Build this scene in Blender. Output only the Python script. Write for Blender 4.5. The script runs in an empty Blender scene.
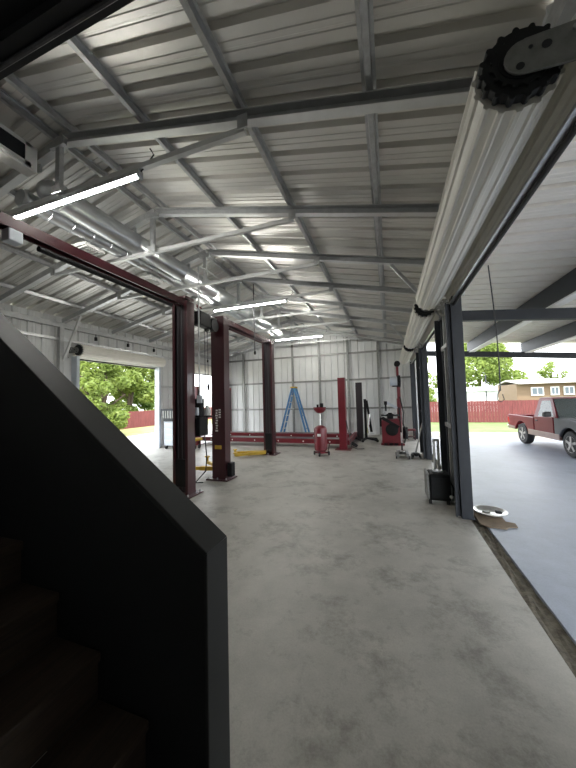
import bpy, bmesh, math, random
from mathutils import Vector, Matrix
random.seed(7)
sc = bpy.context.scene
COL = sc.collection
pi = math.pi

# ------------------------------------------------------------------ materials
def mat(name, col, rough=0.5, metal=0.0, var=0.0, vscale=4.0, bump=0.0, bscale=60.0,
        spec=None, coat=0.0, emit=None, col2=None, stretch=None, rvar=0.0):
    m = bpy.data.materials.new(name); m.use_nodes = True
    nt = m.node_tree; N = nt.nodes; L = nt.links
    b = N['Principled BSDF']
    b.inputs['Base Color'].default_value = (*col, 1)
    b.inputs['Roughness'].default_value = rough
    b.inputs['Metallic'].default_value = metal
    if spec is not None: b.inputs['Specular IOR Level'].default_value = spec
    if coat: b.inputs['Coat Weight'].default_value = coat; b.inputs['Coat Roughness'].default_value = 0.08
    tc = N.new('ShaderNodeTexCoord'); mp = N.new('ShaderNodeMapping')
    L.new(tc.outputs['Object'], mp.inputs['Vector'])
    if stretch: mp.inputs['Scale'].default_value = stretch
    if var or col2:
        n = N.new('ShaderNodeTexNoise'); n.inputs['Scale'].default_value = vscale
        n.inputs['Detail'].default_value = 6; n.inputs['Roughness'].default_value = 0.6
        L.new(mp.outputs[0], n.inputs['Vector'])
        r = N.new('ShaderNodeValToRGB')
        c2 = col2 or tuple(c*(1-var) for c in col)
        r.color_ramp.elements[0].position = 0.32; r.color_ramp.elements[1].position = 0.68
        r.color_ramp.elements[0].color = (*c2, 1); r.color_ramp.elements[1].color = (*col, 1)
        L.new(n.outputs['Fac'], r.inputs['Fac']); L.new(r.outputs['Color'], b.inputs['Base Color'])
        if rvar:
            mr = N.new('ShaderNodeMapRange'); mr.inputs['To Min'].default_value = rough-rvar
            mr.inputs['To Max'].default_value = rough+rvar
            L.new(n.outputs['Fac'], mr.inputs['Value']); L.new(mr.outputs[0], b.inputs['Roughness'])
    if bump:
        n2 = N.new('ShaderNodeTexNoise'); n2.inputs['Scale'].default_value = bscale; n2.inputs['Detail'].default_value = 4
        L.new(mp.outputs[0], n2.inputs['Vector'])
        bp = N.new('ShaderNodeBump'); bp.inputs['Strength'].default_value = bump; bp.inputs['Distance'].default_value = 0.01
        L.new(n2.outputs['Fac'], bp.inputs['Height']); L.new(bp.outputs[0], b.inputs['Normal'])
    if emit:
        b.inputs['Emission Color'].default_value = (*emit[0], 1); b.inputs['Emission Strength'].default_value = emit[1]
    return m

def concrete(name, c1, c2, dark, rough, stain):
    m = bpy.data.materials.new(name); m.use_nodes = True
    nt = m.node_tree; N = nt.nodes; L = nt.links; b = N['Principled BSDF']
    tc = N.new('ShaderNodeTexCoord')
    def noise(s, d=6, r=.6):
        n = N.new('ShaderNodeTexNoise'); n.inputs['Scale'].default_value = s; n.inputs['Detail'].default_value = d
        n.inputs['Roughness'].default_value = r; L.new(tc.outputs['Object'], n.inputs['Vector']); return n
    def ramp(n, p0, p1, a, c):
        r = N.new('ShaderNodeValToRGB'); r.color_ramp.elements[0].position = p0; r.color_ramp.elements[1].position = p1
        r.color_ramp.elements[0].color = (*a, 1); r.color_ramp.elements[1].color = (*c, 1)
        L.new(n.outputs['Fac'], r.inputs['Fac']); return r
    def mul(a, c, f):
        x = N.new('ShaderNodeMixRGB'); x.blend_type = 'MULTIPLY'; x.inputs['Fac'].default_value = f
        L.new(a.outputs['Color'], x.inputs['Color1']); L.new(c.outputs['Color'], x.inputs['Color2']); return x
    n1 = noise(0.9, 8, .65); n2 = noise(4.5, 9, .72); n3 = noise(1.5, 7, .8); n4 = noise(90, 3, .6)
    base = ramp(n1, .3, .7, c2, c1)
    x = mul(base, ramp(n2, .25, .7, (.74,)*3, (1,)*3), .8)
    x = mul(x, ramp(n3, .34, .50, dark, (1,)*3), stain)
    x = mul(x, ramp(n4, .3, .6, (.82,)*3, (1,)*3), .6)
    L.new(x.outputs['Color'], b.inputs['Base Color'])
    mr = N.new('ShaderNodeMapRange'); mr.inputs['To Min'].default_value = rough-.1; mr.inputs['To Max'].default_value = rough+.14
    L.new(n2.outputs['Fac'], mr.inputs['Value']); L.new(mr.outputs[0], b.inputs['Roughness'])
    bp = N.new('ShaderNodeBump'); bp.inputs['Strength'].default_value = .12; bp.inputs['Distance'].default_value = .01
    L.new(n2.outputs['Fac'], bp.inputs['Height']); L.new(bp.outputs[0], b.inputs['Normal'])
    return m

M = {}
M['floor'] = concrete('floor_concrete', (.58,.565,.52), (.40,.39,.355), (.50,.49,.47), .42, .9)
M['slab'] = concrete('carport_concrete', (.42,.47,.56), (.35,.39,.47), (.7,.71,.74), .40, .55)  # blue tint puts the sky's reflection into the concrete colour
M['apron'] = concrete('apron_concrete', (.60,.59,.56), (.50,.49,.46), (.8,.8,.8), .8, .4)
M['roof'] = mat('galvalume_sheet', (.78,.765,.73), .44, .62, .10, 1.2, .05, 25, rvar=.06)
M['wall'] = mat('white_wall_sheet', (.70,.71,.71), .6, .0, .08, 1.5)
M['galv'] = mat('galvanized_steel', (.60,.61,.62), .38, .85, .22, 14)
M['galv_dk'] = mat('grey_rafter_steel', (.50,.51,.515), .42, .35, .2, 8)
M['tube'] = mat('bright_square_tube', (.70,.71,.71), .4, .6, .1, 8)
M['duct'] = mat('spiral_duct_steel', (.62,.64,.66), .28, .9, .15, 5)
M['white'] = mat('white_paint', (.78,.78,.76), .45, 0, .05, 5)
M['louver'] = mat('dark_filter', (.015,.017,.022), .6)
M['post'] = mat('charcoal_post_paint', (.035,.040,.048), .55, .0, .2, 6, spec=.3)
M['curtain'] = mat('door_curtain_paint', (.80,.78,.71), .42, .0, .08, 3)
M['alu'] = mat('aluminium_bar', (.72,.72,.71), .3, .9, .1, 20)
M['rubber'] = mat('black_rubber', (.02,.02,.022), .65, 0, .3, 10)
M['blackcast'] = mat('black_plastic_wheel', (.013,.015,.017), .55, 0, .3, 12, spec=.3)
M['bracket'] = mat('dull_steel_bracket', (.30,.305,.295), .5, .5, .3, 18)
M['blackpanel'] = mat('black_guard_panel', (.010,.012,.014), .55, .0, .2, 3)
M['cap'] = mat('dark_grey_trim', (.030,.032,.032), .6, .0, .12, 5, spec=.3)
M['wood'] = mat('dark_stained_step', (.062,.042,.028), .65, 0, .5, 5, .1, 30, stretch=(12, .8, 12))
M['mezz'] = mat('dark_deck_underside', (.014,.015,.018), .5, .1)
M['mezzlip'] = mat('highlight_steel_lip', (.10,.10,.105), .35, .7, .6, 9)  # steel lip; its highlight is put into the lighter colour
M['lift'] = mat('maroon_lift_paint', (.052,.008,.013), .36, .05, .25, 5, coat=.3)
M['liftdk'] = mat('lift_channel_post_shade', (.025,.018,.022), .5, .1)  # channel insides and slots; on the rear lift post, shade as colour
M['red'] = mat('red_machine_paint', (.17,.010,.02), .36, 0, .15, 6, coat=.2)
M['yellow'] = mat('yellow_arm_paint', (.62,.40,.03), .5, 0, .25, 9)
M['black'] = mat('black_machine_paint', (.008,.0085,.0095), .6, 0, .2, 9, spec=.25)
M['blue'] = mat('blue_fibreglass', (.06,.20,.42), .45, 0, .1, 9)
M['palegrey'] = mat('pale_grey_paint', (.55,.60,.66), .4, 0, .06, 6)
M['cable'] = mat('dark_cable', (.05,.05,.055), .5, .3)
M['chrome'] = mat('chrome', (.75,.75,.75), .15, 1)
M['dirt'] = mat('packed_dirt', (.20,.18,.14), .95, 0, .5, 16, .8, 40, col2=(.08,.07,.055))
M['card'] = mat('brown_cardboard', (.25,.19,.13), .85, 0, .3, 8)
M['gravel'] = mat('pale_gravel', (.38,.35,.31), .95, 0, .3, 1.2, .5, 30, col2=(.28,.25,.20))
M['grass'] = mat('mown_grass', (.085,.15,.035), .9, 0, .4, 1.2, .7, 40, col2=(.13,.165,.06))
M['lawn'] = mat('patchy_lawn', (.19,.24,.06), .95, 0, .4, .6, .5, 30, col2=(.30,.27,.13))
M['fence'] = mat('red_fence_stain', (.16,.036,.036), .8, 0, .35, 2.5, stretch=(6,6,.8))
M['tan'] = mat('tan_siding', (.20,.135,.085), .8, 0, .12, 2, stretch=(.5,.5,12))
M['houseroof'] = mat('pale_metal_roof', (.62,.58,.54), .5, .1, .1, 2)
M['rusttrim'] = mat('rust_red_trim', (.28,.12,.07), .7, 0, .15, 3)
M['shed'] = mat('white_metal_shed', (.75,.78,.80), .5, 0, .05, 2)
M['bark'] = mat('tree_bark', (.10,.075,.05), .95, 0, .4, 8)
M['truckred'] = mat('truck_red_paint', (.20,.014,.022), .4, .0, .12, 2, spec=.22)
M['truckgrey'] = mat('truck_primer_grey', (.085,.092,.108), .42, .0, .12, 4, spec=.3)
M['trucklow'] = mat('truck_lower_silver', (.26,.16,.15), .4, .2, .2, 5, coat=.4)
M['trim'] = mat('black_truck_trim', (.02,.02,.022), .5)
M['rim'] = mat('alloy_rim', (.45,.44,.42), .4, .6, .15, 20)
M['taillamp'] = mat('red_tail_lens', (.5,.02,.02), .2, coat=.5)
M['decal'] = mat('white_decal', (.75,.75,.72), .5)
M['tubeglow'] = mat('lit_led_diffuser', (.9,.9,.9), .5, emit=((1.0,.98,.91), 56.0))

def glass(name, tint, alpha_rough=.05):
    m = bpy.data.materials.new(name); m.use_nodes = True
    b = m.node_tree.nodes['Principled BSDF']
    b.inputs['Base Color'].default_value = (*tint, 1); b.inputs['Roughness'].default_value = alpha_rough
    b.inputs['Transmission Weight'].default_value = .55; b.inputs['IOR'].default_value = 1.1
    b.inputs['Coat Weight'].default_value = .6; b.inputs['Coat Roughness'].default_value = .03
    return m
M['glass'] = glass('vehicle_glass', (.16,.19,.19))
M['pane'] = mat('house_window_glass', (.16,.19,.22), .5, 0, spec=.2)

def leafmat(name, c, c2):
    m = bpy.data.materials.new(name); m.use_nodes = True
    nt = m.node_tree; N = nt.nodes; L = nt.links; b = N['Principled BSDF']
    g = N.new('ShaderNodeTexCoord'); n = N.new('ShaderNodeTexNoise'); n.inputs['Scale'].default_value = 1.3
    n.inputs['Detail'].default_value = 8; n.inputs['Roughness'].default_value = .75
    L.new(g.outputs['Object'], n.inputs['Vector'])
    r = N.new('ShaderNodeValToRGB'); r.color_ramp.elements[0].position = .35; r.color_ramp.elements[1].position = .65
    r.color_ramp.elements[0].color = (*c2, 1); r.color_ramp.elements[1].color = (*c, 1)
    L.new(n.outputs['Fac'], r.inputs['Fac']); L.new(r.outputs['Color'], b.inputs['Base Color'])
    b.inputs['Roughness'].default_value = .6
    t = N.new('ShaderNodeBsdfTranslucent'); L.new(r.outputs['Color'], t.inputs['Color'])
    mx = N.new('ShaderNodeMixShader'); mx.inputs[0].default_value = .45
    L.new(b.outputs[0], mx.inputs[1]); L.new(t.outputs[0], mx.inputs[2])
    L.new(mx.outputs[0], N['Material Output'].inputs['Surface'])
    return m
M['leaf'] = leafmat('yellow_green_leaf', (.27,.33,.075), (.13,.20,.04))  # yellow-green leaf colour mottled by noise
M['leaf2'] = leafmat('deep_leaf', (.17,.25,.05), (.07,.13,.025))

# ------------------------------------------------------------------ mesh builder
class MB:
    def __init__(s): s.v = []; s.f = []
    def add(s, vs, fs):
        o = len(s.v); s.v += [Vector(v) for v in vs]; s.f += [tuple(i+o for i in f) for f in fs]; return s
    def box(s, x0, x1, y0, y1, z0, z1):
        return s.add([(x0,y0,z0),(x1,y0,z0),(x1,y1,z0),(x0,y1,z0),(x0,y0,z1),(x1,y0,z1),(x1,y1,z1),(x0,y1,z1)],
              [(3,2,1,0),(4,5,6,7),(0,1,5,4),(1,2,6,5),(2,3,7,6),(3,0,4,7)])
    def extr(s, p, q, prof, up=(0,0,1), taper=1.0):
        p = Vector(p); q = Vector(q); d = (q-p).normalized(); up = Vector(up)
        r = d.cross(up)
        if r.length < 1e-5: r = d.cross(Vector((0,1,0)))
        r.normalize(); u = r.cross(d).normalized(); n = len(prof)
        vs = [p + r*a + u*b for a, b in prof] + [q + r*a*taper + u*b*taper for a, b in prof]
        fs = [tuple(range(n-1,-1,-1)), tuple(range(n,2*n))] + [(i,(i+1)%n,n+(i+1)%n,n+i) for i in range(n)]
        return s.add(vs, fs)
    def beam(s, p, q, w, h, up=(0,0,1), taper=1.0):
        return s.extr(p, q, [(-w/2,-h/2),(w/2,-h/2),(w/2,h/2),(-w/2,h/2)], up, taper)
    def cyl(s, p, q, r, n=16, r2=None):
        pr = [(r*math.cos(2*pi*i/n), r*math.sin(2*pi*i/n)) for i in range(n)]
        return s.extr(p, q, pr, (0,0,1) if abs((Vector(q)-Vector(p)).normalized().z) < .95 else (0,1,0), (r2/r) if r2 is not None else 1)
    def tube(s, pts, r, n=8):
        pts = [Vector(p) for p in pts]; rings = []
        ref = Vector((.13,.31,.94)).normalized()
        for i, p in enumerate(pts):
            a = pts[max(i-1,0)]; b = pts[min(i+1,len(pts)-1)]; d = (b-a).normalized()
            x = d.cross(ref)
            if x.length < .05: x = d.cross(Vector((1,0,0)))
            x.normalize(); y = x.cross(d).normalized()
            rings.append([p + x*r*math.cos(2*pi*k/n) + y*r*math.sin(2*pi*k/n) for k in range(n)])
        vs = [v for R in rings for v in R]; fs = []
        for i in range(len(pts)-1):
            for k in range(n): fs.append((i*n+k, i*n+(k+1)%n, (i+1)*n+(k+1)%n, (i+1)*n+k))
        fs += [tuple(range(n-1,-1,-1)), tuple((len(pts)-1)*n+k for k in range(n))]
        return s.add(vs, fs)
    def lathe(s, prof, c, axis='Z', n=24):
        vs = []; fs = []; c = Vector(c)
        for r, h in prof:
            for k in range(n):
                a = 2*pi*k/n; x, y = r*math.cos(a), r*math.sin(a)
                vs.append(c + (Vector((x,y,h)) if axis == 'Z' else Vector((x,h,y)) if axis == 'Y' else Vector((h,x,y))))
        for i in range(len(prof)-1):
            for k in range(n): fs.append((i*n+k, i*n+(k+1)%n, (i+1)*n+(k+1)%n, (i+1)*n+k))
        fs.append(tuple(range(n-1,-1,-1))); fs.append(tuple((len(prof)-1)*n+k for k in range(n)))
        return s.add(vs, fs)
    def prism(s, poly, a0, a1, plane='XZ'):
        n = len(poly)
        def P(u, v, w): return (u,w,v) if plane == 'XZ' else (w,u,v) if plane == 'YZ' else (u,v,w)
        return s.add([P(u,v,a0) for u,v in poly]+[P(u,v,a1) for u,v in poly],
            [tuple(range(n-1,-1,-1)), tuple(range(n,2*n))]+[(i,(i+1)%n,n+(i+1)%n,n+i) for i in range(n)])
    def build(s, name, m, parent=None, smooth=False, bevel=0, local=False, solid=0):
        me = bpy.data.meshes.new(name)
        off = Vector((0,0,0))
        if parent is not None and not local: off = Vector(parent.get('_w', (0,0,0)))
        me.from_pydata([v-off for v in s.v], [], s.f)
        bm = bmesh.new(); bm.from_mesh(me); bmesh.ops.recalc_face_normals(bm, faces=bm.faces); bm.to_mesh(me); bm.free()
        me.materials.append(m)
        o = bpy.data.objects.new(name, me); COL.objects.link(o)
        if parent is not None:
            o.parent = parent
            if not local: o['_w'] = tuple(off)
        if smooth:
            me.polygons.foreach_set('use_smooth', [True]*len(me.polygons))
            me.set_sharp_from_angle(angle=math.radians(40))
        if solid:
            mo = o.modifiers.new('s','SOLIDIFY'); mo.thickness = solid; mo.offset = 0
        if bevel:
            mo = o.modifiers.new('b','BEVEL'); mo.width = bevel; mo.segments = 2; mo.limit_method = 'ANGLE'
        return o

def tag(o, label, cat, group=None, kind=None):
    o['label'] = label; o['category'] = cat
    if group: o['group'] = group
    if kind: o['kind'] = kind
    return o
def thing(name, loc, label, cat, group=None, kind=None, rotz=0):
    o = bpy.data.objects.new(name, None); COL.objects.link(o); o.location = loc; o.rotation_euler = (0,0,rotz)
    o.empty_display_size = .1; o['_w'] = tuple(loc)
    return tag(o, label, cat, group, kind)

# ------------------------------------------------------------------ building constants
XL, XR, XC = -8.0, 0.97, -3.55
YB, YF = -2.6, 13.4
def rz(x): return 4.75 - .23*abs(x-XC)
FR = [2.35, 3.8, 5.25, 6.7, 8.15, 9.6, 11.05, 12.5]
DOORS_R = [(1.65,4.42), (5.45,8.25), (9.15,12.1)]
DOORS_L = [(5.62,8.5), (9.9,12.7)]

def ribs(a, b, per=.305, h=.055, sign=1):
    """panel profile along one axis: list of (position, offset) with one tall rib and two small swages each period"""
    P = [(a, 0)]; t = a
    while t + per < b + 1e-6:
        for d, o in ((.03,0),(.045,h),(.095,h),(.11,0),(.165,0),(0.166,.005),(.19,.005),(.197,0),(.235,0),(.242,.005),(.26,.005),(.267,0)):
            P.append((t+d, o*sign))
        t += per
    if b - P[-1][0] > 1e-4: P.append((b, 0))
    return P
def strip(mb, A, B):
    n = len(A); mb.add(list(A)+list(B), [(i, i+1, n+i+1, n+i) for i in range(n-1)])

# ceiling: two slopes of ribbed sheet
mb = MB()
pr = ribs(YB, YF)
for x0, x1 in ((XC, XR+.12), (XC, XL-.12)):
    strip(mb, [(x0, y, rz(x0)+.165+o) for y, o in pr], [(x1, y, rz(x1)+.165+o) for y, o in pr])
tag(mb.build('ceiling', M['roof'], solid=.004), 'underside of the ribbed galvanized metal roof over the garage', 'ceiling', kind='structure')

# floor slab with gap
mb = MB().box(XL-.1, .925, YB, YF, -.12, 0)
tag(mb.build('floor', M['floor']), 'stained grey concrete slab inside the garage', 'floor', kind='structure')
mb = MB()
nx, ny = 6, 120
vs = [(.925+.145*i/nx, YB+(YF-YB)*j/ny, -.03+random.uniform(-.012,.012)) for j in range(ny+1) for i in range(nx+1)]
fs = [(j*(nx+1)+i, j*(nx+1)+i+1, (j+1)*(nx+1)+i+1, (j+1)*(nx+1)+i) for j in range(ny) for i in range(nx)]
mb.add(vs, fs)
tag(mb.build('trim_1', M['dirt']), 'dirt filled gap between the garage slab and the carport slab', 'floor gap', kind='structure')
mb = MB().box(1.07, 8.2, YB, 12.7, -.12, -.004)
tag(mb.build('carport_floor', M['slab']), 'smooth concrete slab tinted with blue sky reflection under the carport beside the garage', 'floor', kind='structure')

# walls
def wall_yz(mb, X, y0, y1, z0, z1f, sgn):
    p = ribs(y0, y1, h=.035, sign=sgn)
    strip(mb, [(X+o, y, z0) for y, o in p], [(X+o, y, z1f) for y, o in p])
# far
mb = MB(); p = ribs(XL, XR, h=.04)
strip(mb, [(x, YF+o, 0) for x, o in p], [(x, YF+o, rz(x)+.19) for x, o in p])
wf = tag(mb.build('wall_far', M['wall'], solid=.004), 'tall white ribbed metal end wall behind the blue ladder', 'wall', kind='structure')
for z in (1.15, 2.42, 3.62):
    MB().beam((XL+.03,YF-.05,z), (XR-.1,YF-.05,z), .05, .075).build('girt', M['bracket'], wf)
for x in (-6.9,-5.6,-4.3,-3.0,-1.7,-.4):
    MB().beam((x,YF-.11,0), (x,YF-.11,rz(x)), .09, .07, (0,1,0)).build('stud', M['bracket'], wf)
MB().beam((XL+.05,YF-.08,rz(XL)+.06), (XC,YF-.08,rz(XC)+.06), .06, .1).build('rake_channel', M['galv'], wf)
MB().beam((XC,YF-.08,rz(XC)+.06), (XR-.05,YF-.08,rz(XR)+.06), .06, .1).build('rake_channel', M['galv'], wf)
# left
mb = MB()
segs = [(YB,5.62),(8.5,9.9),(12.7,YF)]
for a, b in segs: wall_yz(mb, XL, a, b, 0, rz(XL)+.19, -1)
for a, b in DOORS_L: wall_yz(mb, XL, a, b, 2.82, rz(XL)+.19, -1)
wl = tag(mb.build('wall_left', M['wall'], solid=.004), 'white ribbed metal side wall with two roll-up door openings onto trees', 'wall', kind='structure')
for a, b in segs:
    for z in (1.15, 2.2):
        MB().beam((XL+.05,a,z), (XL+.05,b,z), .05, .07).build('girt', M['galv'], wl)
MB().beam((XL+.05,YB,3.3), (XL+.05,YF,3.3), .05, .07).build('girt', M['galv'], wl)
MB().beam((XL+.08,YB,3.66), (XL+.08,YF,3.66), .10, .12).build('eave_beam', M['galv_dk'], wl)
for y in (2.35, 5.2, 9.6, 13.2):
    MB().beam((XL+.09,y,0), (XL+.09,y,3.66), .1, .1, (0,1,0)).build('stud', M['galv_dk'], wl)
for a, b in DOORS_L:
    for y, s in ((a,-1),(b,1)):
        MB().box(XL+.0, XL+.2, min(y,y+.08*s), max(y,y+.08*s), 0, 2.9).build('door_jamb', M['palegrey'], wl)
for k in range(6):
    y = 6.1+k*1.1
    MB().box(XL+.10, XL+.16, y, y+.05, 3.42, 3.52).tube([(XL+.13,y+.025,3.52),(XL+.13,y+.025,3.6)], .012, 6).build('clamp', M['black'], wl)
# right
mb = MB()
for a, b in ((4.42,5.45),(8.25,9.15)): wall_yz(mb, XR+.015, a, b, 2.95, rz(XR)+.19, 1)
for a, b in ((YB,1.65),(12.2,YF)): wall_yz(mb, XR+.015, a, b, 0, rz(XR)+.19, 1)
for a, b in DOORS_R: wall_yz(mb, XR+.015, a, b, 3.0, rz(XR)+.19, 1)
wr = tag(mb.build('wall_right', M['wall'], solid=.004), 'metal side wall above the three rolled-up doors facing the carport', 'wall', kind='structure')
MB().beam((XR,YB,3.62), (XR,YF,3.62), .10, .14).build('eave_beam', M['galv'], wr)
for a, b in DOORS_R:
    MB().box(XR-.09, XR+.0, a, b, 2.975, 3.08).build('header', M['galv_dk'], wr)
    MB().box(XR-.04, XR+.01, a, b, 2.95, 2.975).build('header_lip', M['post'], wr)
# back
mb = MB().box(XL, XR+.0, YB-.08, YB, 0, 4.9)
tag(mb.build('wall_back', M['wall']), 'plain white end wall behind the stairs', 'wall', kind='structure')

# mezzanine over the viewpoint
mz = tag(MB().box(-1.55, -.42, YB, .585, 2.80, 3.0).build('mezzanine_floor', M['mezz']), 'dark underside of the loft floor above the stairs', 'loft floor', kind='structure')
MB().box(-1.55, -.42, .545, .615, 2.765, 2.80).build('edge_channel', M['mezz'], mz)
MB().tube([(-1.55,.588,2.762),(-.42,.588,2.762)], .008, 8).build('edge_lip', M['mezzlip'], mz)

# ------------------------------------------------------------------ trusses and purlins
ordn = ['first','second','third','fourth','fifth','sixth','seventh','eighth']
extra = {0:'holding the long glowing tube beside the stairs', 1:'with no tube, over the red lift beam', 2:'with a brace down to the door post',
         3:'holding the tube over the cord reel', 4:'over the far column of the maroon lifts', 5:'over the red runways', 6:'holding the tube before the end wall', 7:'last before the end wall'}
for i, y in enumerate(FR):
    t = thing('roof_truss', (XC,y,4.1), f'{ordn[i]} galvanized roof truss from the stairs, {extra[i]}', 'truss', 'roof trusses along the garage')
    for xe in (XL+.1, XR-.06):
        m = MB(); m.extr((XC,y,rz(XC)+.02), (xe,y,rz(xe)+.02), [(-.04,-.05),(.04,-.05),(.04,-.04),(-.025,-.04),(-.025,.045),(.04,.045),(.04,.055),(-.04,.055)])
        m.build('rafter', M['galv_dk'], t)
        MB().extr((XC,y,rz(XC)+.02), (xe,y,rz(xe)+.02), [(-.042,-.056),(.042,-.056),(.042,-.0505),(-.042,-.0505)]).build('flange', M['tube'], t)
    MB().beam((-5.94,y,4.1), (-1.16,y,4.1), .05, .055).build('collar_tie', M['tube'], t)
    MB().beam((XC,y-.06,4.08), (XC,y-.06,4.72), .05, .07, (1,0,0)).build('king_post', M['galv'], t)
    for x in (-5.94,-1.16): MB().box(x-.05, x+.05, y-.062, y-.05, 4.07, 4.2).build('gusset', M['galv'], t)
    MB().box(XC-.07, XC+.07, y-.1, y-.09, 4.06, 4.15).build('gusset', M['galv'], t)
    MB().box(XC-.12, XC+.12, y-.1, y-.06, 4.62, 4.70).build('ridge_plate', M['galv'], t)
    if i in (2, 5):
        MB().beam((XL+.12,y,2.75), (XL+.72,y,rz(XL+.72)-.05), .05, .05).build('knee_brace', M['tube'], t)
        MB().beam((XR-.1,y,2.85), (.12,y,rz(.12)-.05), .04, .05).build('knee_brace', M['galv'], t)
hat = [(-.055,.07),(-.055,.064),(-.03,.064),(-.022,0),(.022,0),(.03,.064),(.055,.064),(.055,.07),(.026,.07),(.018,.006),(-.018,.006),(-.026,.07)]
side = [('truck side', [-3.42,-2.35,-1.2,-.05]), ('tree side', [-3.70,-4.85,-6.05,-7.2])]
for nm, xs in side:
    for k, x in enumerate(xs):
        m = MB(); m.extr((x,YB+.05,rz(x)+.085), (x,YF-.15,rz(x)+.085), hat)
        tag(m.build('roof_purlin', M['galv']), f'galvanized hat channel purlin on the {nm} roof slope, {ordn[k]} down from the ridge', 'purlin', 'roof purlins')

# ------------------------------------------------------------------ tube lights
for x0, x1, y, lab in ((-4.5,-2.42,2.35,'long glowing tube light on the truss beside the stairs'),
                       (-4.3,-2.30,6.70,'glowing tube light above the cord reel and maroon lift columns'),
                       (-4.25,-2.35,11.05,'small glowing tube light before the white end wall')):
    t = thing('tube_light', ((x0+x1)/2,y,4.07), lab, 'ceiling light', 'led tube lights')
    z = 4.068
    MB().box(x0-.03, x1+.03, y-.03, y+.03, z-.05, z).build('housing', M['galv'], t, bevel=.005)
    MB().cyl((x0,y,z-.064), (x1,y,z-.064), .0135, 12).build('diffuser', M['tubeglow'], t, smooth=True)
    for x in (x0-.03, x1): MB().box(x, x+.03, y-.03, y+.03, z-.085, z-.05).build('end_cap', M['palegrey'], t)
    MB().tube([(x1+.02,y,z-.02),(x1+.12,y,z+.05),(x1+.2,y,z+.12),(x1+.17,y-.02,z+.18)], .008, 6).build('power_lead', M['cable'], t)

# ------------------------------------------------------------------ ducts and plenum
t = thing('air_plenum', (-4.2,1.65,4.38), 'pale box plenum with dark filter openings under the ridge beside the stairs', 'air handler')
MB().box(-4.10,-3.92,.9,2.28,4.41,4.72).build('housing', M['white'], t, bevel=.01)
for a, b in ((.98,1.32),(1.38,1.74),(1.80,2.14)):
    f = MB(); f.box(-3.925,-3.905,a,b,4.47,4.66); f.build('filter', M['louver'], t)
m = MB()
for y in (.95,1.35,1.77,2.17): m.box(-3.925,-3.895,y-.03,y+.03,4.43,4.70)
m.box(-3.925,-3.895,.92,2.2,4.66,4.70); m.box(-3.925,-3.895,.92,2.2,4.43,4.47)
m.build('filter_frame', M['white'], t)
t = thing('round_duct', (-4.0,7,4.13), 'big round galvanized air duct with domed end resting on the ties', 'duct')
m = MB(); c0 = (-4.03,0,4.34); R = .175
prof = [(.01,2.36),(.07,2.37),(.12,2.41),(.155,2.47),(R,2.58)]
y = 2.58
while y < 12.4:
    prof += [(R,y),(R+.008,y+.01),(R+.008,y+.03),(R,y+.04)]; y += 1.2
prof += [(R,12.5),(.01,12.52)]
m.lathe(prof, c0, 'Y', 32); m.build('duct_pipe', M['duct'], t, smooth=True)
for y in FR: MB().box(-4.03,-3.97,y-.01,y+.01,4.50,4.60).build('hanger', M['galv'], t)
t = thing('spiral_duct', (-4.35,7,4.13), 'thinner spiral seamed duct running beside the big round duct', 'duct')
prof = [(.1,2.32)]; y = 2.34
while y < 12.2:
    prof += [(.115,y),(.122,y+.006),(.122,y+.016),(.115,y+.022)]; y += .3
prof += [(.115,12.3),(.01,12.31)]
m = MB(); m.lathe(prof, (-4.32,0,4.25), 'Y', 24); m.build('duct_pipe', M['duct'], t, smooth=True)
for k, y in enumerate((3.15, 4.45, 5.9)):
    rg = MB().box(-4.62,-4.30,y,y+.34,4.05,4.10).build('register', M['white'], t)
    for q in range(5): MB().box(-4.60,-4.32,y+.03+q*.06,y+.045+q*.06,4.035,4.051).build('louver', M['white'], rg)
    MB().box(-4.42,-4.32,y+.05,y+.29,4.10,4.17).build('boot', M['galv'], t)

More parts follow.
